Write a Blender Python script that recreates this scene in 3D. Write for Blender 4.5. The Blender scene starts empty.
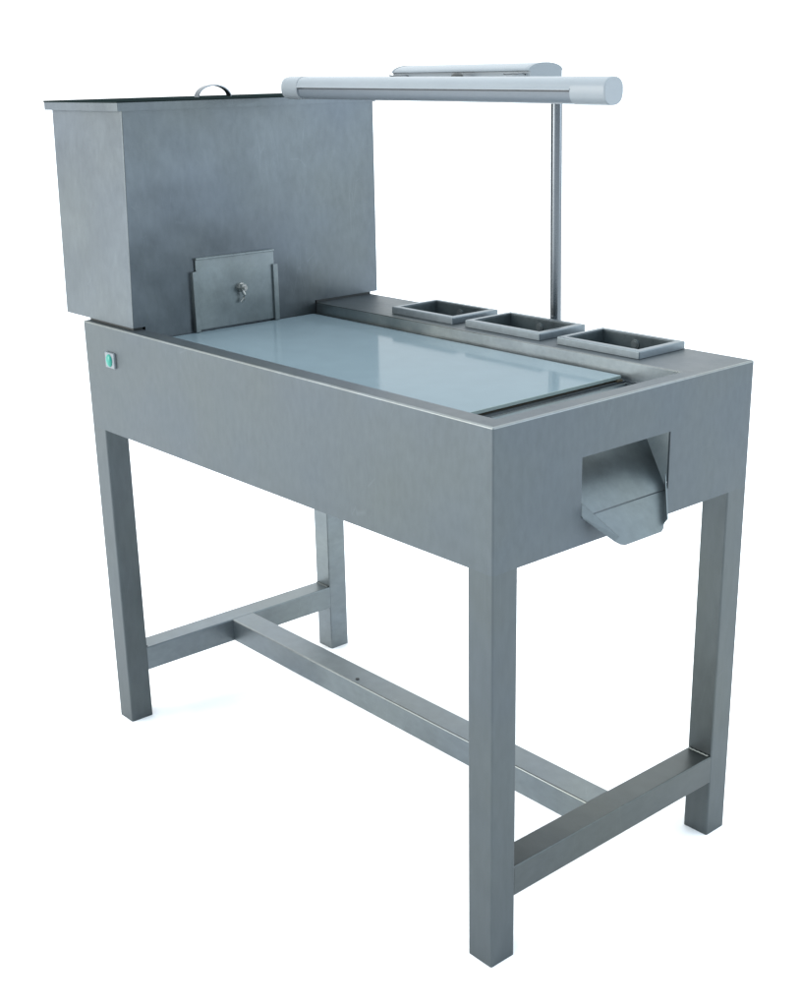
import bpy, bmesh, math, random
from mathutils import Vector, Matrix
random.seed(4)
S = bpy.context.scene
COL = S.collection

# ------------------------------------------------------------------ camera
cam_d = bpy.data.cameras.new('camera')
cam = bpy.data.objects.new('camera', cam_d)
COL.objects.link(cam)
cam.location = (1.10854, -1.10231, 1.22198)
cam.rotation_euler = (1.2505278, 0.0188306, 0.8569890)
cam_d.sensor_fit = 'VERTICAL'
cam_d.sensor_height = 36.0
cam_d.sensor_width = 36.0
cam_d.lens = 46.572
cam_d.shift_y = -0.0011
cam_d.clip_start = 0.05
cam_d.clip_end = 200
S.camera = cam

# ------------------------------------------------------------------ world: pale studio dome
W_BACK, W_ZENITH, W_FRONT = 1.7, 3.3, 0.62
world = bpy.data.worlds.new('World')
S.world = world
world.use_nodes = True
nt = world.node_tree
nt.nodes.clear()
wo = nt.nodes.new('ShaderNodeOutputWorld')
bg = nt.nodes.new('ShaderNodeBackground')
tc = nt.nodes.new('ShaderNodeTexCoord')
sep = nt.nodes.new('ShaderNodeSeparateXYZ')
nt.links.new(tc.outputs['Generated'], sep.inputs[0])
dot = nt.nodes.new('ShaderNodeVectorMath'); dot.operation = 'DOT_PRODUCT'
dot.inputs[1].default_value = (0.86, -0.51, 0)
nt.links.new(tc.outputs['Generated'], dot.inputs[0])
mr = nt.nodes.new('ShaderNodeMapRange'); mr.interpolation_type = 'SMOOTHSTEP'
mr.inputs['From Min'].default_value = -0.1; mr.inputs['From Max'].default_value = 0.75
mr.inputs['To Min'].default_value = W_BACK; mr.inputs['To Max'].default_value = W_FRONT
nt.links.new(dot.outputs['Value'], mr.inputs['Value'])
mz = nt.nodes.new('ShaderNodeMapRange'); mz.interpolation_type = 'SMOOTHSTEP'
mz.inputs['From Min'].default_value = 0.35; mz.inputs['From Max'].default_value = 0.9
nt.links.new(sep.outputs['Z'], mz.inputs['Value'])
mx = nt.nodes.new('ShaderNodeMix'); mx.data_type = 'FLOAT'
nt.links.new(mz.outputs[0], mx.inputs[0])
nt.links.new(mr.outputs[0], mx.inputs[2])
mx.inputs[3].default_value = W_ZENITH
nt.links.new(mx.outputs[0], bg.inputs['Strength'])
mt_ = nt.nodes.new('ShaderNodeMapRange'); mt_.interpolation_type = 'SMOOTHSTEP'
mt_.inputs['From Min'].default_value = -0.25; mt_.inputs['From Max'].default_value = 0.45
nt.links.new(dot.outputs['Value'], mt_.inputs['Value'])
mc = nt.nodes.new('ShaderNodeMix'); mc.data_type = 'RGBA'
mc.inputs[6].default_value = (0.93, 0.975, 1.0, 1); mc.inputs[7].default_value = (0.74, 0.88, 1.0, 1)
nt.links.new(mt_.outputs[0], mc.inputs[0])
nt.links.new(mc.outputs[2], bg.inputs['Color'])
nt.links.new(bg.outputs[0], wo.inputs['Surface'])

# ------------------------------------------------------------------ lamps
def area(name, loc, target, size, power, color):
    d = bpy.data.lights.new(name, 'AREA')
    d.shape = 'RECTANGLE'; d.size, d.size_y = size
    d.energy = power; d.color = color
    o = bpy.data.objects.new(name, d)
    COL.objects.link(o)
    o.location = loc
    o.rotation_euler = (Vector(target) - Vector(loc)).to_track_quat('-Z', 'Y').to_euler()
    return o
area('key_softbox', (-3.0, -4.6, 1.9), (-0.6, 0.1, 0.5), (3.6, 2.6), 240, (1.0, 0.965, 0.91))

area('added_side_fill', (2.3, 2.4, 1.35), (-0.9, 0.3, 1.0), (1.4, 0.9), 23, (0.80, 0.90, 1.0))  # added unseen fill light that brightens the hopper front

S.view_settings.view_transform = 'Standard'
S.view_settings.look = 'None'
S.view_settings.exposure = 0
S.view_settings.gamma = 1
S.view_settings.use_curve_mapping = False
S.render.engine = 'CYCLES'
S.cycles.max_bounces = 8
S.cycles.use_denoising = True

# ------------------------------------------------------------------ materials
def new_mat(name):
    m = bpy.data.materials.new(name)
    m.use_nodes = True
    return m, m.node_tree, m.node_tree.nodes['Principled BSDF']

def plain(name, color, rough=0.5, metal=0.0, spec=0.5, coat=0.0):
    m, t, b = new_mat(name)
    b.inputs['Base Color'].default_value = (*color, 1)
    b.inputs['Roughness'].default_value = rough
    b.inputs['Metallic'].default_value = metal
    b.inputs['Specular IOR Level'].default_value = spec
    b.inputs['Coat Weight'].default_value = coat
    # faint mottling so that no surface is perfectly even
    c = t.nodes.new('ShaderNodeTexCoord')
    n = t.nodes.new('ShaderNodeTexNoise')
    n.inputs['Scale'].default_value = 22; n.inputs['Detail'].default_value = 4
    t.links.new(c.outputs['Object'], n.inputs['Vector'])
    r = t.nodes.new('ShaderNodeMapRange')
    r.inputs['To Min'].default_value = max(0.02, rough - 0.05)
    r.inputs['To Max'].default_value = rough + 0.07
    t.links.new(n.outputs['Fac'], r.inputs['Value'])
    t.links.new(r.outputs[0], b.inputs['Roughness'])
    mixc = t.nodes.new('ShaderNodeMix'); mixc.data_type = 'RGBA'
    mixc.inputs[6].default_value = (*[k * 0.93 for k in color], 1)
    mixc.inputs[7].default_value = (*[min(1, k * 1.05) for k in color], 1)
    t.links.new(n.outputs['Fac'], mixc.inputs[0])
    t.links.new(mixc.outputs[2], b.inputs['Base Color'])
    return m

def steel(name, color, rough=0.36, metal=0.85, grain=(1, 1, 1), wave=0.25, stain=0.16, tint=(1.06, 1.03, 0.93)):
    """brushed stainless sheet: fine grain, cloudy wear in colour and gloss, slight oil canning"""
    m, t, b = new_mat(name)
    c = t.nodes.new('ShaderNodeTexCoord')
    def noise(scale, detail, vec=None, rgh=0.55):
        n = t.nodes.new('ShaderNodeTexNoise')
        n.inputs['Scale'].default_value = scale
        n.inputs['Detail'].default_value = detail
        n.inputs['Roughness'].default_value = rgh
        t.links.new(vec if vec else c.outputs['Object'], n.inputs['Vector'])
        return n
    mp = t.nodes.new('ShaderNodeMapping')
    mp.inputs['Scale'].default_value = grain
    t.links.new(c.outputs['Object'], mp.inputs['Vector'])
    cloud = noise(3.2, 3)
    patch = noise(11, 6, rgh=0.6)
    fine = noise(90, 3, mp.outputs[0])
    # cloudy colour
    ramp = t.nodes.new('ShaderNodeMapRange'); ramp.inputs['From Min'].default_value = 0.32; ramp.inputs['From Max'].default_value = 0.68
    t.links.new(cloud.outputs['Fac'], ramp.inputs['Value'])
    m1 = t.nodes.new('ShaderNodeMix'); m1.data_type = 'RGBA'
    m1.inputs[6].default_value = (*color, 1)
    m1.inputs[7].default_value = (*[color[i] * tint[i] for i in range(3)], 1)
    t.links.new(ramp.outputs[0], m1.inputs[0])
    r2 = t.nodes.new('ShaderNodeMapRange')
    r2.inputs['From Min'].default_value = 0.3; r2.inputs['From Max'].default_value = 0.7
    r2.inputs['To Min'].default_value = 1 - stain; r2.inputs['To Max'].default_value = 1 + stain * 0.6
    t.links.new(patch.outputs['Fac'], r2.inputs['Value'])
    r3 = t.nodes.new('ShaderNodeMapRange')
    r3.inputs['From Min'].default_value = 0.3; r3.inputs['From Max'].default_value = 0.7
    r3.inputs['To Min'].default_value = 0.94; r3.inputs['To Max'].default_value = 1.06
    t.links.new(fine.outputs['Fac'], r3.inputs['Value'])
    mul = t.nodes.new('ShaderNodeMath'); mul.operation = 'MULTIPLY'
    t.links.new(r2.outputs[0], mul.inputs[0]); t.links.new(r3.outputs[0], mul.inputs[1])
    sc = t.nodes.new('ShaderNodeVectorMath'); sc.operation = 'SCALE'
    t.links.new(m1.outputs[2], sc.inputs[0]); t.links.new(mul.outputs[0], sc.inputs['Scale'])
    t.links.new(sc.outputs[0], b.inputs['Base Color'])
    b.inputs['Metallic'].default_value = metal
    vm = t.nodes.new('ShaderNodeMapping'); vm.inputs['Scale'].default_value = (9, 9, 1.3); vm.inputs['Rotation'].default_value = (0.5, 0.7, 0.2)
    t.links.new(c.outputs['Object'], vm.inputs['Vector'])
    sc_ = t.nodes.new('ShaderNodeTexVoronoi'); sc_.feature = 'DISTANCE_TO_EDGE'; sc_.inputs['Scale'].default_value = 5
    t.links.new(vm.outputs[0], sc_.inputs['Vector'])
    gate_ = noise(6, 2)
    lt = t.nodes.new('ShaderNodeMapRange'); lt.inputs['From Min'].default_value = 0.0; lt.inputs['From Max'].default_value = 0.012
    lt.inputs['To Min'].default_value = 0.16; lt.inputs['To Max'].default_value = 0.0
    t.links.new(sc_.outputs['Distance'], lt.inputs['Value'])
    gm = t.nodes.new('ShaderNodeMapRange'); gm.inputs['From Min'].default_value = 0.56; gm.inputs['From Max'].default_value = 0.64
    t.links.new(gate_.outputs['Fac'], gm.inputs['Value'])
    ml = t.nodes.new('ShaderNodeMath'); ml.operation = 'MULTIPLY'
    t.links.new(lt.outputs[0], ml.inputs[0]); t.links.new(gm.outputs[0], ml.inputs[1])
    ad = t.nodes.new('ShaderNodeMath'); ad.operation = 'ADD'
    t.links.new(mul.outputs[0], ad.inputs[0]); t.links.new(ml.outputs[0], ad.inputs[1])
    t.links.new(ad.outputs[0], sc.inputs['Scale'])
    rr = t.nodes.new('ShaderNodeMapRange')
    rr.inputs['From Min'].default_value = 0.3; rr.inputs['From Max'].default_value = 0.7
    rr.inputs['To Min'].default_value = rough - 0.06; rr.inputs['To Max'].default_value = rough + 0.08
    t.links.new(patch.outputs['Fac'], rr.inputs['Value'])
    t.links.new(rr.outputs[0], b.inputs['Roughness'])
    wv = noise(4.5, 2)
    b1 = t.nodes.new('ShaderNodeBump'); b1.inputs['Strength'].default_value = wave; b1.inputs['Distance'].default_value = 0.02
    t.links.new(wv.outputs['Fac'], b1.inputs['Height'])
    b2 = t.nodes.new('ShaderNodeBump'); b2.inputs['Strength'].default_value = 0.12; b2.inputs['Distance'].default_value = 0.0006
    t.links.new(fine.outputs['Fac'], b2.inputs['Height'])
    t.links.new(b1.outputs[0], b2.inputs['Normal'])
    t.links.new(b2.outputs[0], b.inputs['Normal'])
    return m

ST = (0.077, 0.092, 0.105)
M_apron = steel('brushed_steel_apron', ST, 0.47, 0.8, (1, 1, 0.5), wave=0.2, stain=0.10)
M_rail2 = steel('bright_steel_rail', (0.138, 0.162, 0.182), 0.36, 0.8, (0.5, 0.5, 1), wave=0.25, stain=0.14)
M_edge = steel('polished_edge_highlight', (0.165, 0.183, 0.193), 0.34, 0.9, stain=0.1)  # polished edges, lightened so that their highlight lines sit in the colour
M_riser = steel('riser_reflected_light', (0.25, 0.285, 0.31), 0.34, 0.85, stain=0.12)  # apron steel made paler, the reflection of the glass put into its colour
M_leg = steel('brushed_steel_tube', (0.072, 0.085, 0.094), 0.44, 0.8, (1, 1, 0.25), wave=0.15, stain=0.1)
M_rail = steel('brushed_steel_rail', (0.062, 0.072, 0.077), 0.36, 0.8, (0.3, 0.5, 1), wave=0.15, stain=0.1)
M_hop = steel('brushed_steel_hopper', (0.094, 0.110, 0.127), 0.38, 0.85, (1, 1, 0.5), wave=0.42, stain=0.12)
M_gate = steel('worn_steel_gate', (0.180, 0.208, 0.222), 0.38, 0.8, stain=0.22)
M_chute = steel('steel_chute', (0.12, 0.145, 0.160), 0.4, 0.8)
M_tray = steel('steel_tray_rim', (0.150, 0.178, 0.200), 0.42, 0.7, wave=0.1)
M_trayin = steel('dull_steel_tray_inside', (0.125, 0.155, 0.170), 0.3, 0.7, wave=0.5, stain=0.4)
M_chrome = plain('chrome', (0.125, 0.138, 0.150), 0.24, 1.0)
M_knob = plain('knob_steel', (0.42, 0.42, 0.40), 0.3, 0.9)
M_dark = plain('dark_rubber', (0.018, 0.022, 0.022), 0.6)
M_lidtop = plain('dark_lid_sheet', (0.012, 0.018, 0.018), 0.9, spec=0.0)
M_brown = plain('brown_seal', (0.05, 0.04, 0.022), 0.7)
M_house = plain('pale_blue_grey_enamel', (0.195, 0.218, 0.235), 0.3, 0.0, 0.3)
M_cap = plain('grey_end_cap_plastic', (0.180, 0.205, 0.222), 0.4, 0.0, 0.3)
M_diff = plain('frosted_diffuser', (0.118, 0.138, 0.158), 0.35, 0.0, 0.3)
M_green = plain('green_rocker', (0.0, 0.20, 0.15), 0.3)
M_bezel = plain('pale_switch_bezel', (0.15, 0.17, 0.185), 0.4)
M_floor = plain('white_floor', (0.95, 0.945, 0.94), 0.75, spec=0.1)
M_glass = plain('milky_glass', (0.138, 0.180, 0.199), 0.085, 0.0, 0.018)
M_glass.node_tree.nodes['Principled BSDF'].inputs['Coat Weight'].default_value = 0.0
M_gedge = plain('green_glass_edge', (0.20, 0.25, 0.245), 0.25, 0.0, 0.3)

# ------------------------------------------------------------------ helpers
def finish(name, bm, mats, parent=None, smooth=False):
    me = bpy.data.meshes.new(name)
    bmesh.ops.recalc_face_normals(bm, faces=bm.faces[:])
    bm.to_mesh(me); bm.free()
    for m in (mats if isinstance(mats, (list, tuple)) else [mats]):
        me.materials.append(m)
    if smooth:
        for p in me.polygons: p.use_smooth = True
        me.set_sharp_from_angle(angle=math.radians(40))
    o = bpy.data.objects.new(name, me)
    COL.objects.link(o)
    if parent:
        o.parent = parent
    if smooth:
        w_ = o.modifiers.new('weighted', 'WEIGHTED_NORMAL'); w_.keep_sharp = True; w_.weight = 100
    return o

def box(bm, x0, x1, y0, y1, z0, z1, bev=0.0, which=None, seg=2):
    """axis aligned box added to bm; which(edge direction, midpoint) picks the edges that get rounded"""
    t = bmesh.new()
    v = [t.verts.new((x, y, z)) for x in (x0, x1) for y in (y0, y1) for z in (z0, z1)]
    for f in ((0, 1, 3, 2), (4, 6, 7, 5), (0, 4, 5, 1), (2, 3, 7, 6), (0, 2, 6, 4), (1, 5, 7, 3)):
        t.faces.new([v[i] for i in f])
    if bev > 0:
        es = []
        for e in t.edges:
            d = (e.verts[1].co - e.verts[0].co).normalized(); m = (e.verts[0].co + e.verts[1].co) / 2
            if which is None or which(d, m): es.append(e)
        bmesh.ops.bevel(t, geom=es, offset=bev, segments=seg, profile=0.5, affect='EDGES', clamp_overlap=True)
    merge(bm, t)

def merge(bm, t, mat=None):
    if mat is not None: bmesh.ops.transform(t, matrix=mat, verts=t.verts)
    me = bpy.data.meshes.new('tmp'); t.to_mesh(me); t.free()
    bm.from_mesh(me); bpy.data.meshes.remove(me)

vertical = lambda d, m: abs(d.z) > 0.9

def cyl(bm, p0, p1, r0, r1=None, n=24, cap=True):
    p0, p1 = Vector(p0), Vector(p1)
    r1 = r0 if r1 is None else r1
    q = (p1 - p0).to_track_quat('Z', 'Y')
    A = [bm.verts.new(p0 + q @ Vector((r0 * math.cos(a), r0 * math.sin(a), 0))) for a in [2 * math.pi * i / n for i in range(n)]]
    B = [bm.verts.new(p1 + q @ Vector((r1 * math.cos(a), r1 * math.sin(a), 0))) for a in [2 * math.pi * i / n for i in range(n)]]
    for i in range(n):
        bm.faces.new((A[i], A[(i + 1) % n], B[(i + 1) % n], B[i]))
    if cap:
        bm.faces.new(A[::-1]); bm.faces.new(B)

def tube(bm, pts, r, n=12):
    pts = [Vector(p) for p in pts]
    rings = []
    for i, p in enumerate(pts):
        d = (pts[min(i + 1, len(pts) - 1)] - pts[max(i - 1, 0)]).normalized()
        q = d.to_track_quat('Z', 'Y')
        rings.append([bm.verts.new(p + q @ Vector((r * math.cos(2 * math.pi * k / n), r * math.sin(2 * math.pi * k / n), 0))) for k in range(n)])
    for a, b in zip(rings, rings[1:]):
        for k in range(n):
            bm.faces.new((a[k], a[(k + 1) % n], b[(k + 1) % n], b[k]))
    bm.faces.new(rings[0][::-1]); bm.faces.new(rings[-1])

def prism(bm, prof, p0, p1):
    """closed (y, z) profile swept from p0 to p1 (offsets added to the profile)"""
    A = [bm.verts.new((p0[0], p0[1] + y, p0[2] + z)) for y, z in prof]
    B = [bm.verts.new((p1[0], p1[1] + y, p1[2] + z)) for y, z in prof]
    n = len(prof)
    for i in range(n):
        bm.faces.new((A[i], A[(i + 1) % n], B[(i + 1) % n], B[i]))
    bm.faces.new(A[::-1]); bm.faces.new(B)

def cut(base, cutters, name, mats, parent=None):
    """boolean difference of bmesh boxes, evaluated into one clean mesh"""
    b = finish('b', base, [])
    for c in cutters:
        co = finish('c', c, [])
        md = b.modifiers.new('x', 'BOOLEAN'); md.operation = 'DIFFERENCE'; md.solver = 'EXACT'; md.object = co
    dg = bpy.context.evaluated_depsgraph_get(); dg.update()
    me = bpy.data.meshes.new_from_object(b.evaluated_get(dg))
    for md in list(b.modifiers):
        co = md.object; b.modifiers.remove(md); bpy.data.objects.remove(co)
    bpy.data.objects.remove(b)
    me.name = name
    me.materials.clear()
    for m in (mats if isinstance(mats, (list, tuple)) else [mats]): me.materials.append(m)
    for p in me.polygons: p.use_smooth = True
    me.set_sharp_from_angle(angle=math.radians(46))
    o = bpy.data.objects.new(name, me); COL.objects.link(o)
    if parent: o.parent = parent
    w_ = o.modifiers.new('weighted', 'WEIGHTED_NORMAL'); w_.keep_sharp = True; w_.weight = 100
    return o

def bb(*a, **k):
    t = bmesh.new(); box(t, *a, **k); return t

def thing(name, label, cat, group=None):
    o = bpy.data.objects.new(name, None); COL.objects.link(o)
    o.empty_display_size = 0.1
    o['label'] = label; o['category'] = cat
    if group: o['group'] = group
    return o

# ------------------------------------------------------------------ setting
bm = bmesh.new()
v = [bm.verts.new(p) for p in ((-60, -60, 0), (60, -60, 0), (60, 60, 0), (-60, 60, 0))]
bm.faces.new(v)
fl = finish('floor', bm, M_floor); fl['kind'] = 'structure'

# ------------------------------------------------------------------ the table
L, W, H, A = 1.0604, 0.5511, 0.8, 0.1985
s = 0.0469
R0, R1 = 0.0987, 0.1475
YB0, YB1 = 0.2500, 0.3028
HX = -0.898                       # front face of the hopper
YL, YS, XE = 0.033, 0.412, -0.0285  # inner near lip, shelf step, inner end lip
ZR = 0.771                        # floor of the recess

T = thing('inspection_table', 'stainless steel inspection table on four square legs with recessed glass top', 'table')
TR = [(-0.700, -0.537), (-0.5065, -0.3300), (-0.2930, -0.1240)]
TY0, TY1 = 0.4335, 0.5455
outer = bb(-L, 0, 0, W, H - A, H, bev=0.0028, seg=3, which=lambda d, m: abs(d.z) > 0.9 or m.z > H - 0.01)
cuts = [bb(-L + 0.003, -0.003, 0.003, W - 0.003, H - A - 0.1, ZR - 0.003),
        bb(-1.035, XE, YL, YS, ZR, H + 0.1),
        bb(-0.128, XE - 0.004, YL + 0.004, YS - 0.004, ZR - 0.05, ZR + 0.004),
        bb(-0.02, 0.02, 0.168, 0.356, 0.6415, 0.7266)]
for a, b in TR:
    cuts.append(bb(a + 0.0095, b - 0.0095, TY0 + 0.0095, TY1 - 0.0095, ZR - 0.02, H + 0.1))
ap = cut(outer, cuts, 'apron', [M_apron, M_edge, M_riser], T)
t = bmesh.new(); t.from_mesh(ap.data)
es = []
for e in t.edges:
    a, b = e.verts[0].co, e.verts[1].co
    if abs(a.z - H) < 1e-4 and abs(b.z - H) < 1e-4 and (b - a).length > 0.2:
        m = (a + b) / 2
        if abs(m.y - YS) < 1e-3 or abs(m.y - YL) < 1e-3 or abs(m.x - XE) < 1e-3: es.append(e)
bmesh.ops.bevel(t, geom=es, offset=0.0016, segments=2, profile=0.5, affect='EDGES', clamp_overlap=True)
t.to_mesh(ap.data); t.free()
for p in ap.data.polygons: p.use_smooth = True
ap.data.set_sharp_from_angle(angle=math.radians(46))
def edge_faces(o, flt=lambda p: True):
    for p in o.data.polygons:
        if max(abs(c) for c in p.normal) < 0.985 and flt(p): p.material_index = 1
edge_faces(ap, lambda p: p.normal.z > 0.1)
for p in ap.data.polygons:   # the riser of the shelf has reflected light painted into its paler steel
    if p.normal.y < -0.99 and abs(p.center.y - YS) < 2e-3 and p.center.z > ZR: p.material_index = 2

for (x0, x1) in ((-L, -L + s), (-s, 0)):
    for (y0, y1) in ((0, s), (W - s, W)):
        bm = bmesh.new()
        box(bm, x0, x1, y0, y1, 0, H - A, bev=0.0028, which=vertical, seg=3)
        # closed tube foot plate
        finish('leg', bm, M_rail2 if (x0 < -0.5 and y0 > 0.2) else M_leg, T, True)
for (x0, x1) in ((-L, -L + s), (-s, 0)):
    bm = bmesh.new()
    box(bm, x0 + 0.0003, x1 - 0.0003, s - 0.001, W - s + 0.001, R0, R1, bev=0.0028, which=lambda d, m: abs(d.y) > 0.9, seg=3)
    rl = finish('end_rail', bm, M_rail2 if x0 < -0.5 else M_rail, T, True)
    # fillet welds where the rail meets the legs
    for y, sg in ((s, 1), (W - s, -1)):
        bm = bmesh.new()
        pts = []
        for i in range(14):
            f = i / 13
            pts.append((x0 + 0.004 + (s - 0.008) * f, y + sg * 0.001, R1 + 0.0006 * math.sin(i * 2.1)))
        tube(bm, pts, 0.0026, 8)
        finish('weld', bm, M_rail, rl, True)
bm = bmesh.new()
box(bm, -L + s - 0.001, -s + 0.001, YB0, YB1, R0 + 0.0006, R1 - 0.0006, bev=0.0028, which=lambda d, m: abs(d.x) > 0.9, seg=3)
st = finish('stretcher', bm, [M_rail2, M_edge], T, True)
edge_faces(st, lambda p: p.normal.z > 0.1)
bm = bmesh.new()
cyl(bm, (-0.620, 0.263, R1 - 0.0015), (-0.620, 0.263, R1 + 0.0006), 0.0036, n=16)
finish('screw', bm, M_dark, st, True)

# glass sheet and the seal it lies on
bm = bmesh.new()
box(bm, HX + 0.003, -0.1315, YL + 0.004, YS - 0.010, 0.7742, 0.7800, bev=0.0007, seg=1)
g = finish('glass_top', bm, [M_glass, M_gedge], T)
for p in g.data.polygons:
    p.material_index = 0 if p.normal.z > 0.9 else 1
bm = bmesh.new()
box(bm, HX + 0.010, -0.1345, YL + 0.012, YS - 0.014, ZR - 0.0004, 0.7742)
finish('seal', bm, M_brown, g)
bm = bmesh.new()
box(bm, -0.137, -0.128, YS - 0.022, YS - 0.010, ZR - 0.0004, 0.7741, bev=0.0005)
finish('corner_pad', bm, M_brown, g)

# discharge chute: tapered, steep, with low turned up sides
bm = bmesh.new()
def sheet(poly, th):
    t = bmesh.new()
    vs = [t.verts.new(p) for p in poly]
    f = t.faces.new(vs)
    t.normal_update()
    n = f.normal.copy()
    r = bmesh.ops.extrude_face_region(t, geom=[f])
    bmesh.ops.translate(t, vec=-n * th, verts=[e for e in r['geom'] if isinstance(e, bmesh.types.BMVert)])
    merge(bm, t)
xi, zi = -0.105, 0.7440
ya, yb = 0.1690, 0.3550
xf, zf, fa, fb = 0.0400, 0.6010, 0.2060, 0.3040
cr = 0.010
sheet([(-0.129, YL + 0.001, 0.7660), (-0.004, ya, 0.6440), (xf - 0.007, fa - 0.004, zf + 0.007), (xf - 0.0025, fa + 0.003, zf + 0.0022), (xf, fa + cr, zf),
       (xf, fb - cr, zf), (xf - 0.0025, fb - 0.003, zf + 0.0022), (xf - 0.007, fb + 0.004, zf + 0.007), (-0.004, yb, 0.6440), (-0.129, YS - 0.001, 0.7660)], 0.0015)
sheet([(-0.129, YL + 0.001, 0.7662), (-0.0045, YL + 0.001, 0.7662), (-0.0045, ya, 0.6442)], -0.0012)
sheet([(-0.129, YS - 0.001, 0.7662), (-0.0045, YS - 0.001, 0.7662), (-0.0045, yb, 0.6442)], 0.0012)
hw = 0.012
for y0, y1 in ((ya, fa - 0.004), (yb, fb + 0.004)):
    sg = 1 if y0 < 0.25 else -1
    P0, P1 = Vector((-0.004, y0, 0.6436)), Vector((xf - 0.007, y1, zf + 0.0066))
    up = Vector((0.6, 0, 0.8)) * hw
    sheet([P0, P1, P1 + up * 0.9, P0 + Vector((0, 0, 0.020))], 0.0015 * sg)
finish('chute', bm, M_chute, T)

# mains switch on the long side
bm = bmesh.new()
box(bm, -0.9815, -0.9500, -0.0045, 0.001, 0.7262, 0.7540, bev=0.0015)
sw = finish('switch', bm, M_bezel, T)
bm = bmesh.new()
t = bmesh.new()
bmesh.ops.create_uvsphere(t, u_segments=20, v_segments=12, radius=1)
merge(bm, t, Matrix.Translation((-0.9655, -0.0045, 0.7402)) @ Matrix.Diagonal((0.0095, 0.0050, 0.0115, 1)))
finish('button', bm, M_green, sw, True)

# ------------------------------------------------------------------ three lift-out trays
def make_tray(x0, x1, label):
    w = x1 - x0
    t0 = thing('sorting_tray', label, 'tray', 'steel trays sunk in the side shelf')
    t0.location = (x0, TY0, H)
    d = TY1 - TY0
    zt = 0.0125
    base = bb(0, w, 0, d, 0.0006, zt, bev=0.0022, seg=2, which=lambda dd, m: abs(dd.z) > 0.9 or m.z > zt - 0.001)
    rim = cut(base, [bb(0.0112, w - 0.0112, 0.0112, d - 0.0112, -0.1, 0.1), bb(0.0025, w - 0.0025, 0.0025, d - 0.0025, -0.1, 0.0085)], 'rim', [M_tray, M_edge], t0)
    base = bb(0.0106, w - 0.0106, 0.0106, d - 0.0106, -0.062, 0.0100)
    cut(base, [bb(0.0118, w - 0.0118, 0.0118, d - 0.0118, -0.0605, 0.1)], 'pan', M_trayin, t0)
    for fx in (0.47, 0.845):
        bm = bmesh.new()
        cyl(bm, (w * fx, d - 0.0110, -0.004), (w * fx, d - 0.0134, -0.004), 0.0080, n=24)
        cyl(bm, (w * fx, d - 0.0133, -0.004), (w * fx, d - 0.0143, -0.004), 0.0050, n=24)
        finish('stud', bm, M_gate, t0, True)
    bm = bmesh.new()
    box(bm, 0.004, w - 0.004, 0.004, 0.0085, 0.0, 0.0035)
    box(bm, w - 0.0085, w - 0.004, 0.0083, d - 0.004, 0.0001, 0.0034)
    finish('seal', bm, M_dark, t0)
    return t0
make_tray(*TR[0], 'open steel tray in the shelf, the one nearest the hopper')
make_tray(*TR[1], 'middle open steel tray of the three sunk in the shelf, just before the lamp post')
make_tray(*TR[2], 'open steel tray in the shelf, the one nearest the discharge chute end of the table')

# ------------------------------------------------------------------ hopper
Hp = thing('hopper', 'tall boxy steel hopper with thin lid and slide gate, standing on the table', 'hopper')
Hp.location = (0, 0, 0)
HL, HY0, HY1, HZ0, HZ1 = -1.1414, 0.0100, 0.5660, 0.8045, 1.1670
bm = bmesh.new()
box(bm, HL, HX, HY0, HY1, HZ0, HZ1, bev=0.0022, which=vertical, seg=3)
box(bm, -1.030, HX - 0.0008, YL + 0.0025, YS + 0.0015 - 0.004, ZR + 0.0008, HZ0 + 0.003)
box(bm, -1.0, HX - 0.004, YS + 0.008, W - 0.02, H + 0.0003, HZ0 + 0.001)
for q in bm.verts:
    if q.co.z > 1.0:
        if q.co.x < -1.1: q.co.x -= 0.0060
        if q.co.y < 0.1: q.co.y += 0.0125
hb = finish('body', bm, [M_hop, M_edge], Hp, True)
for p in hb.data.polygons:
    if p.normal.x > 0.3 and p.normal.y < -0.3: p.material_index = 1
bm = bmesh.new()
box(bm, HL + 0.085, HX - 0.003, HY0 + 0.003, YL - 0.002, H + 0.0002, HZ0 + 0.0012)
finish('foot_strip', bm, M_dark, Hp); bm = bmesh.new()
box(bm, HL + 0.085, HX - 0.0015, YS + 0.001, HY1 - 0.018, H + 0.0002, HZ0 + 0.0014)
finish('foot_strip', bm, M_dark, Hp)
# lid: shallow folded pan with a dark sheet on top
bm = bmesh.new()
box(bm, -1.1570, HX + 0.0040, 0.0130, HY1 + 0.003, HZ1 - 0.0005, 1.1796, bev=0.0012, which=vertical, seg=2)
lid = finish('lid', bm, M_hop, Hp, True)
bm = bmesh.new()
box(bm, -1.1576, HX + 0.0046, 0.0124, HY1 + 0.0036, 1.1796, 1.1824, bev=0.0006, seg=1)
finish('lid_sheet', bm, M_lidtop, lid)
# arched strap handle
bm = bmesh.new()
yc, hw2, hh = 0.284, 0.0365, 0.0225
prev = None
N = 26
for i in range(N + 1):
    a = math.pi * i / N
    for_ring = []
    for (dr, dx) in ((0, -0.007), (0, 0.007), (-0.0022, 0.007), (-0.0022, -0.007)):
        y = yc - (hw2 + dr) * math.cos(a)
        z = 1.1812 + (hh + dr) * math.sin(a)
        for_ring.append(bm.verts.new((-1.02 + dx, y, z)))
    if prev:
        for k in range(4):
            bm.faces.new((prev[k], prev[(k + 1) % 4], for_ring[(k + 1) % 4], for_ring[k]))
    else:
        bm.faces.new(for_ring)
    prev = for_ring
bm.faces.new(prev[::-1])
finish('handle', bm, M_chrome, lid, True)
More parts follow.
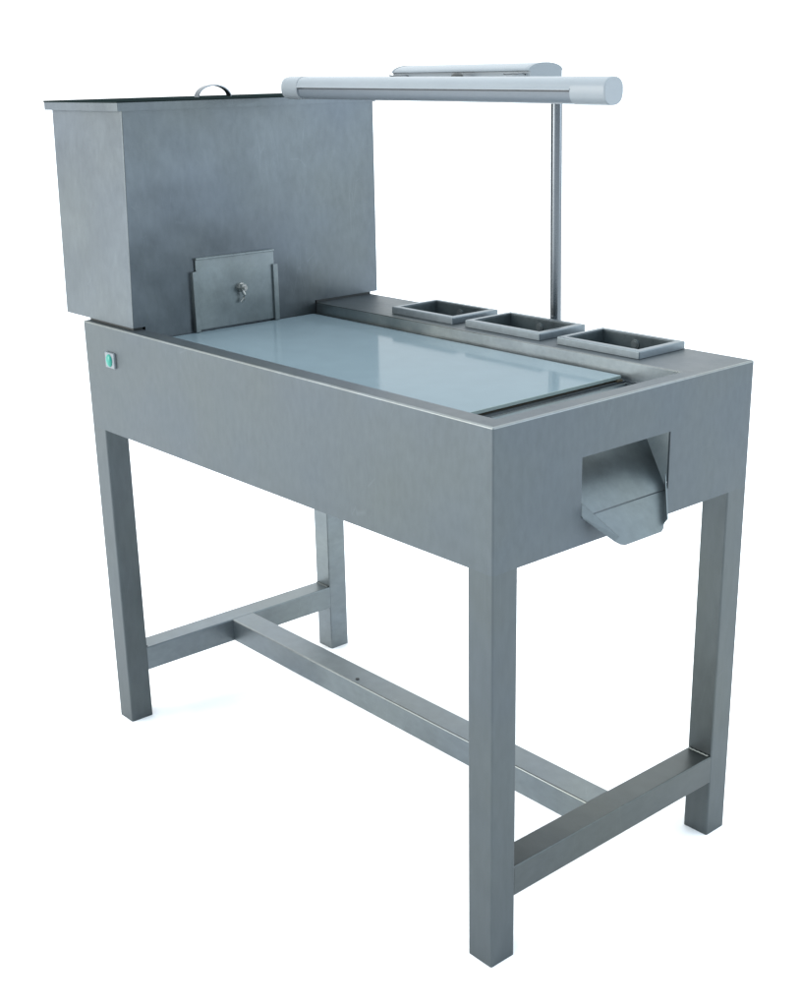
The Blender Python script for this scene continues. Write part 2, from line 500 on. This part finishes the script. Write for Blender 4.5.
# slide gate in two guides
bm = bmesh.new()
box(bm, HX + 0.0010, HX + 0.0042, 0.1430, 0.3130, 0.7835, 0.9115, bev=0.0008)
box(bm, HX - 0.0010, HX + 0.0075, 0.1430, 0.3130, 0.9085, 0.9125, bev=0.0008)
gate = finish('gate', bm, M_gate, Hp)
for y0, y1, z1 in ((0.1335, 0.1440, 0.8890), (0.3080, 0.3185, 0.8850)):
    bm = bmesh.new()
    box(bm, HX - 0.0005, HX + 0.0085, y0, y1, 0.7808, z1, bev=0.0008)
    finish('guide', bm, M_gate, Hp)
bm = bmesh.new()
ky, kz = 0.2350, 0.8510
cyl(bm, (HX + 0.004, ky, kz), (HX + 0.0105, ky, kz), 0.0085, n=20)
cyl(bm, (HX + 0.0105, ky, kz), (HX + 0.0185, ky, kz), 0.0078, 0.0070, n=6)
cyl(bm, (HX + 0.0185, ky, kz), (HX + 0.0235, ky, kz), 0.0036, n=16)
kn = finish('wing_nut', bm, M_knob, gate, True)
bm = bmesh.new()
tube(bm, [(HX + 0.013, ky - 0.001, kz - 0.005), (HX + 0.014, ky + 0.002, kz - 0.013), (HX + 0.013, ky + 0.001, kz - 0.020), (HX + 0.010, ky - 0.003, kz - 0.026)], 0.0028)
finish('lever', bm, M_knob, kn, True)

# ------------------------------------------------------------------ work lamp
Lp = thing('work_lamp', 'pale grey fluorescent work lamp on a thin chrome post above the glass', 'lamp')
bm = bmesh.new()
PX0, PX1, PY = -0.4120, -0.4200, W + 0.0100
tube(bm, [(PX0 + 0.0035, PY, H - 0.14), (PX0, PY, H), (PX1, PY, 1.196), (PX1, PY - 0.002, 1.206), (PX1, PY - 0.007, 1.213), (PX1, PY - 0.016, 1.217)], 0.0096, 24)
finish('post', bm, M_chrome, Lp, True)
for z in (H - 0.045, H - 0.125):
    bm = bmesh.new()
    box(bm, PX0 - 0.017, PX0 + 0.022, W - 0.0005, W + 0.0125, z - 0.010, z + 0.010, bev=0.002)
    finish('clamp', bm, M_chrome, Lp)
# rear housing: half round channel
prof = []
y0, y1, zb, zt = 0.4740, 0.5530, 1.2020, 1.2295
prof += [(y0 + 0.004, zb), (y0 + 0.004, 1.2170), (y0 + 0.002, 1.2170)]
n = 18
for i in range(n + 1):
    a = math.pi - math.pi * i / n
    prof.append(((y0 + y1) / 2 + (y1 - y0) / 2 * 0.985 * math.cos(a), 1.2180 + (zt - 1.2180) * math.sin(a)))
prof += [(y1 - 0.002, 1.2170), (y1 - 0.002, zb)]
bm = bmesh.new()
prism(bm, prof, (-0.730, 0, 0), (-0.4080, 0, 0))
rh = finish('rear_housing', bm, M_house, Lp, True)
cprof = [((y - 0.5135) * 1.012 + 0.5135, (z - 1.214) * 1.03 + 1.214) for y, z in prof]
for xa, xb in ((-0.4080, -0.4000), (-0.7340, -0.7300)):
    bm = bmesh.new(); prism(bm, cprof, (xa, 0, 0), (xb, 0, 0)); finish('end_cap', bm, M_cap, rh, True)
for xc in (-0.708, -0.425):
    bm = bmesh.new()
    tube(bm, [(xc - 0.020, 0.4640, 1.2135), (xc - 0.012, 0.4640, 1.2125), (xc, 0.4650, 1.2135), (xc + 0.012, 0.4640, 1.2130), (xc + 0.016, 0.4700, 1.2130), (xc + 0.016, 0.4760, 1.2120)], 0.0013, 8)
    finish('spring_clip', bm, M_chrome, rh, True)
bm = bmesh.new()
cyl(bm, (-0.545, 0.455, 1.2020), (-0.545, 0.455, 1.2125), 0.0110, 0.0100, n=20)
cyl(bm, (-0.545, 0.455, 1.2125), (-0.545, 0.455, 1.2165), 0.0100, 0.0050, n=20)
finish('knob', bm, M_dark, Lp, True)
bm = bmesh.new()
box(bm, -0.565, -0.525, 0.345, 0.485, 1.1975, 1.2025, bev=0.001)
finish('arm', bm, M_cap, Lp)
# front tube housing
LA, LB = Vector((-0.8460, 0.330, 1.1962)), Vector((-0.1020, 0.330, 1.1900))
def along(x):
    f = (x - LA.x) / (LB.x - LA.x)
    return LA.lerp(LB, f)
def superell(ry, rz, n=40, p=2.5, zlo=-9, zhi=9):
    out = []
    for i in range(n):
        a = 2 * math.pi * i / n
        c, s_ = math.cos(a), math.sin(a)
        y = ry * math.copysign(abs(c) ** (2 / p), c); z = rz * math.copysign(abs(s_) ** (2 / p), s_)
        out.append((y, z))
    return out
RY, RZ = 0.0195, 0.0188
bm = bmesh.new()
prof = [(y, z) for y, z in superell(RY, RZ) if z > 0.0025]
prof.sort(key=lambda q: math.atan2(q[1], q[0]))
prof = prof + [(-RY - 0.0012, 0.0025), (-RY - 0.0012, 0.0010), (-RY + 0.002, 0.0010), (RY - 0.002, 0.0010), (RY + 0.0012, 0.0010), (RY + 0.0012, 0.0025)]
prism(bm, prof, along(-0.797), along(-0.165))
fh = finish('lamp_housing', bm, M_house, Lp, True)
bm = bmesh.new()
prof = [(y * 0.87, z * 0.97) for y, z in superell(RY, RZ) if z < 0.0005] 
prof.sort(key=lambda q: math.atan2(q[1] - 0.0001, q[0]))
prof = [(RY * 0.6, 0.0010), (RY * 0.6, -0.0012), (RY * 0.87, -0.0012)] + [q for q in reversed(prof) if q[1] < -0.0013] + [(-RY * 0.87, -0.0012), (-RY * 0.6, -0.0012), (-RY * 0.6, 0.0010)]
prism(bm, prof, along(-0.7965), along(-0.1655))
finish('diffuser', bm, M_diff, Lp, True)
def cap(x0, x1, dome):
    bm = bmesh.new()
    steps = [(x0, 1.0), (x1 - dome * 0.0035, 1.0), (x1 - dome * 0.0012, 0.975), (x1, 0.93)] if dome > 0 else [(x0, 1.0), (x1 + 0.010, 1.0), (x1 + 0.004, 0.96), (x1 + 0.001, 0.88), (x1, 0.78)]
    prev = None
    base = superell(RY + 0.0006, RZ + 0.0004)
    for i, (x, k) in enumerate(steps):
        c = along(x)
        ring = [bm.verts.new((x, c.y + y * k, c.z + z * k)) for y, z in base]
        if prev:
            for j in range(len(ring)):
                bm.faces.new((prev[j], prev[(j + 1) % len(ring)], ring[(j + 1) % len(ring)], ring[j]))
        else:
            bm.faces.new(ring[::-1])
        prev = ring
    bm.faces.new(prev)
    return finish('tube_cap', bm, M_house, Lp, True)
cap(-0.1652, -0.1020, 1)
cap(-0.7968, -0.8460, -1)
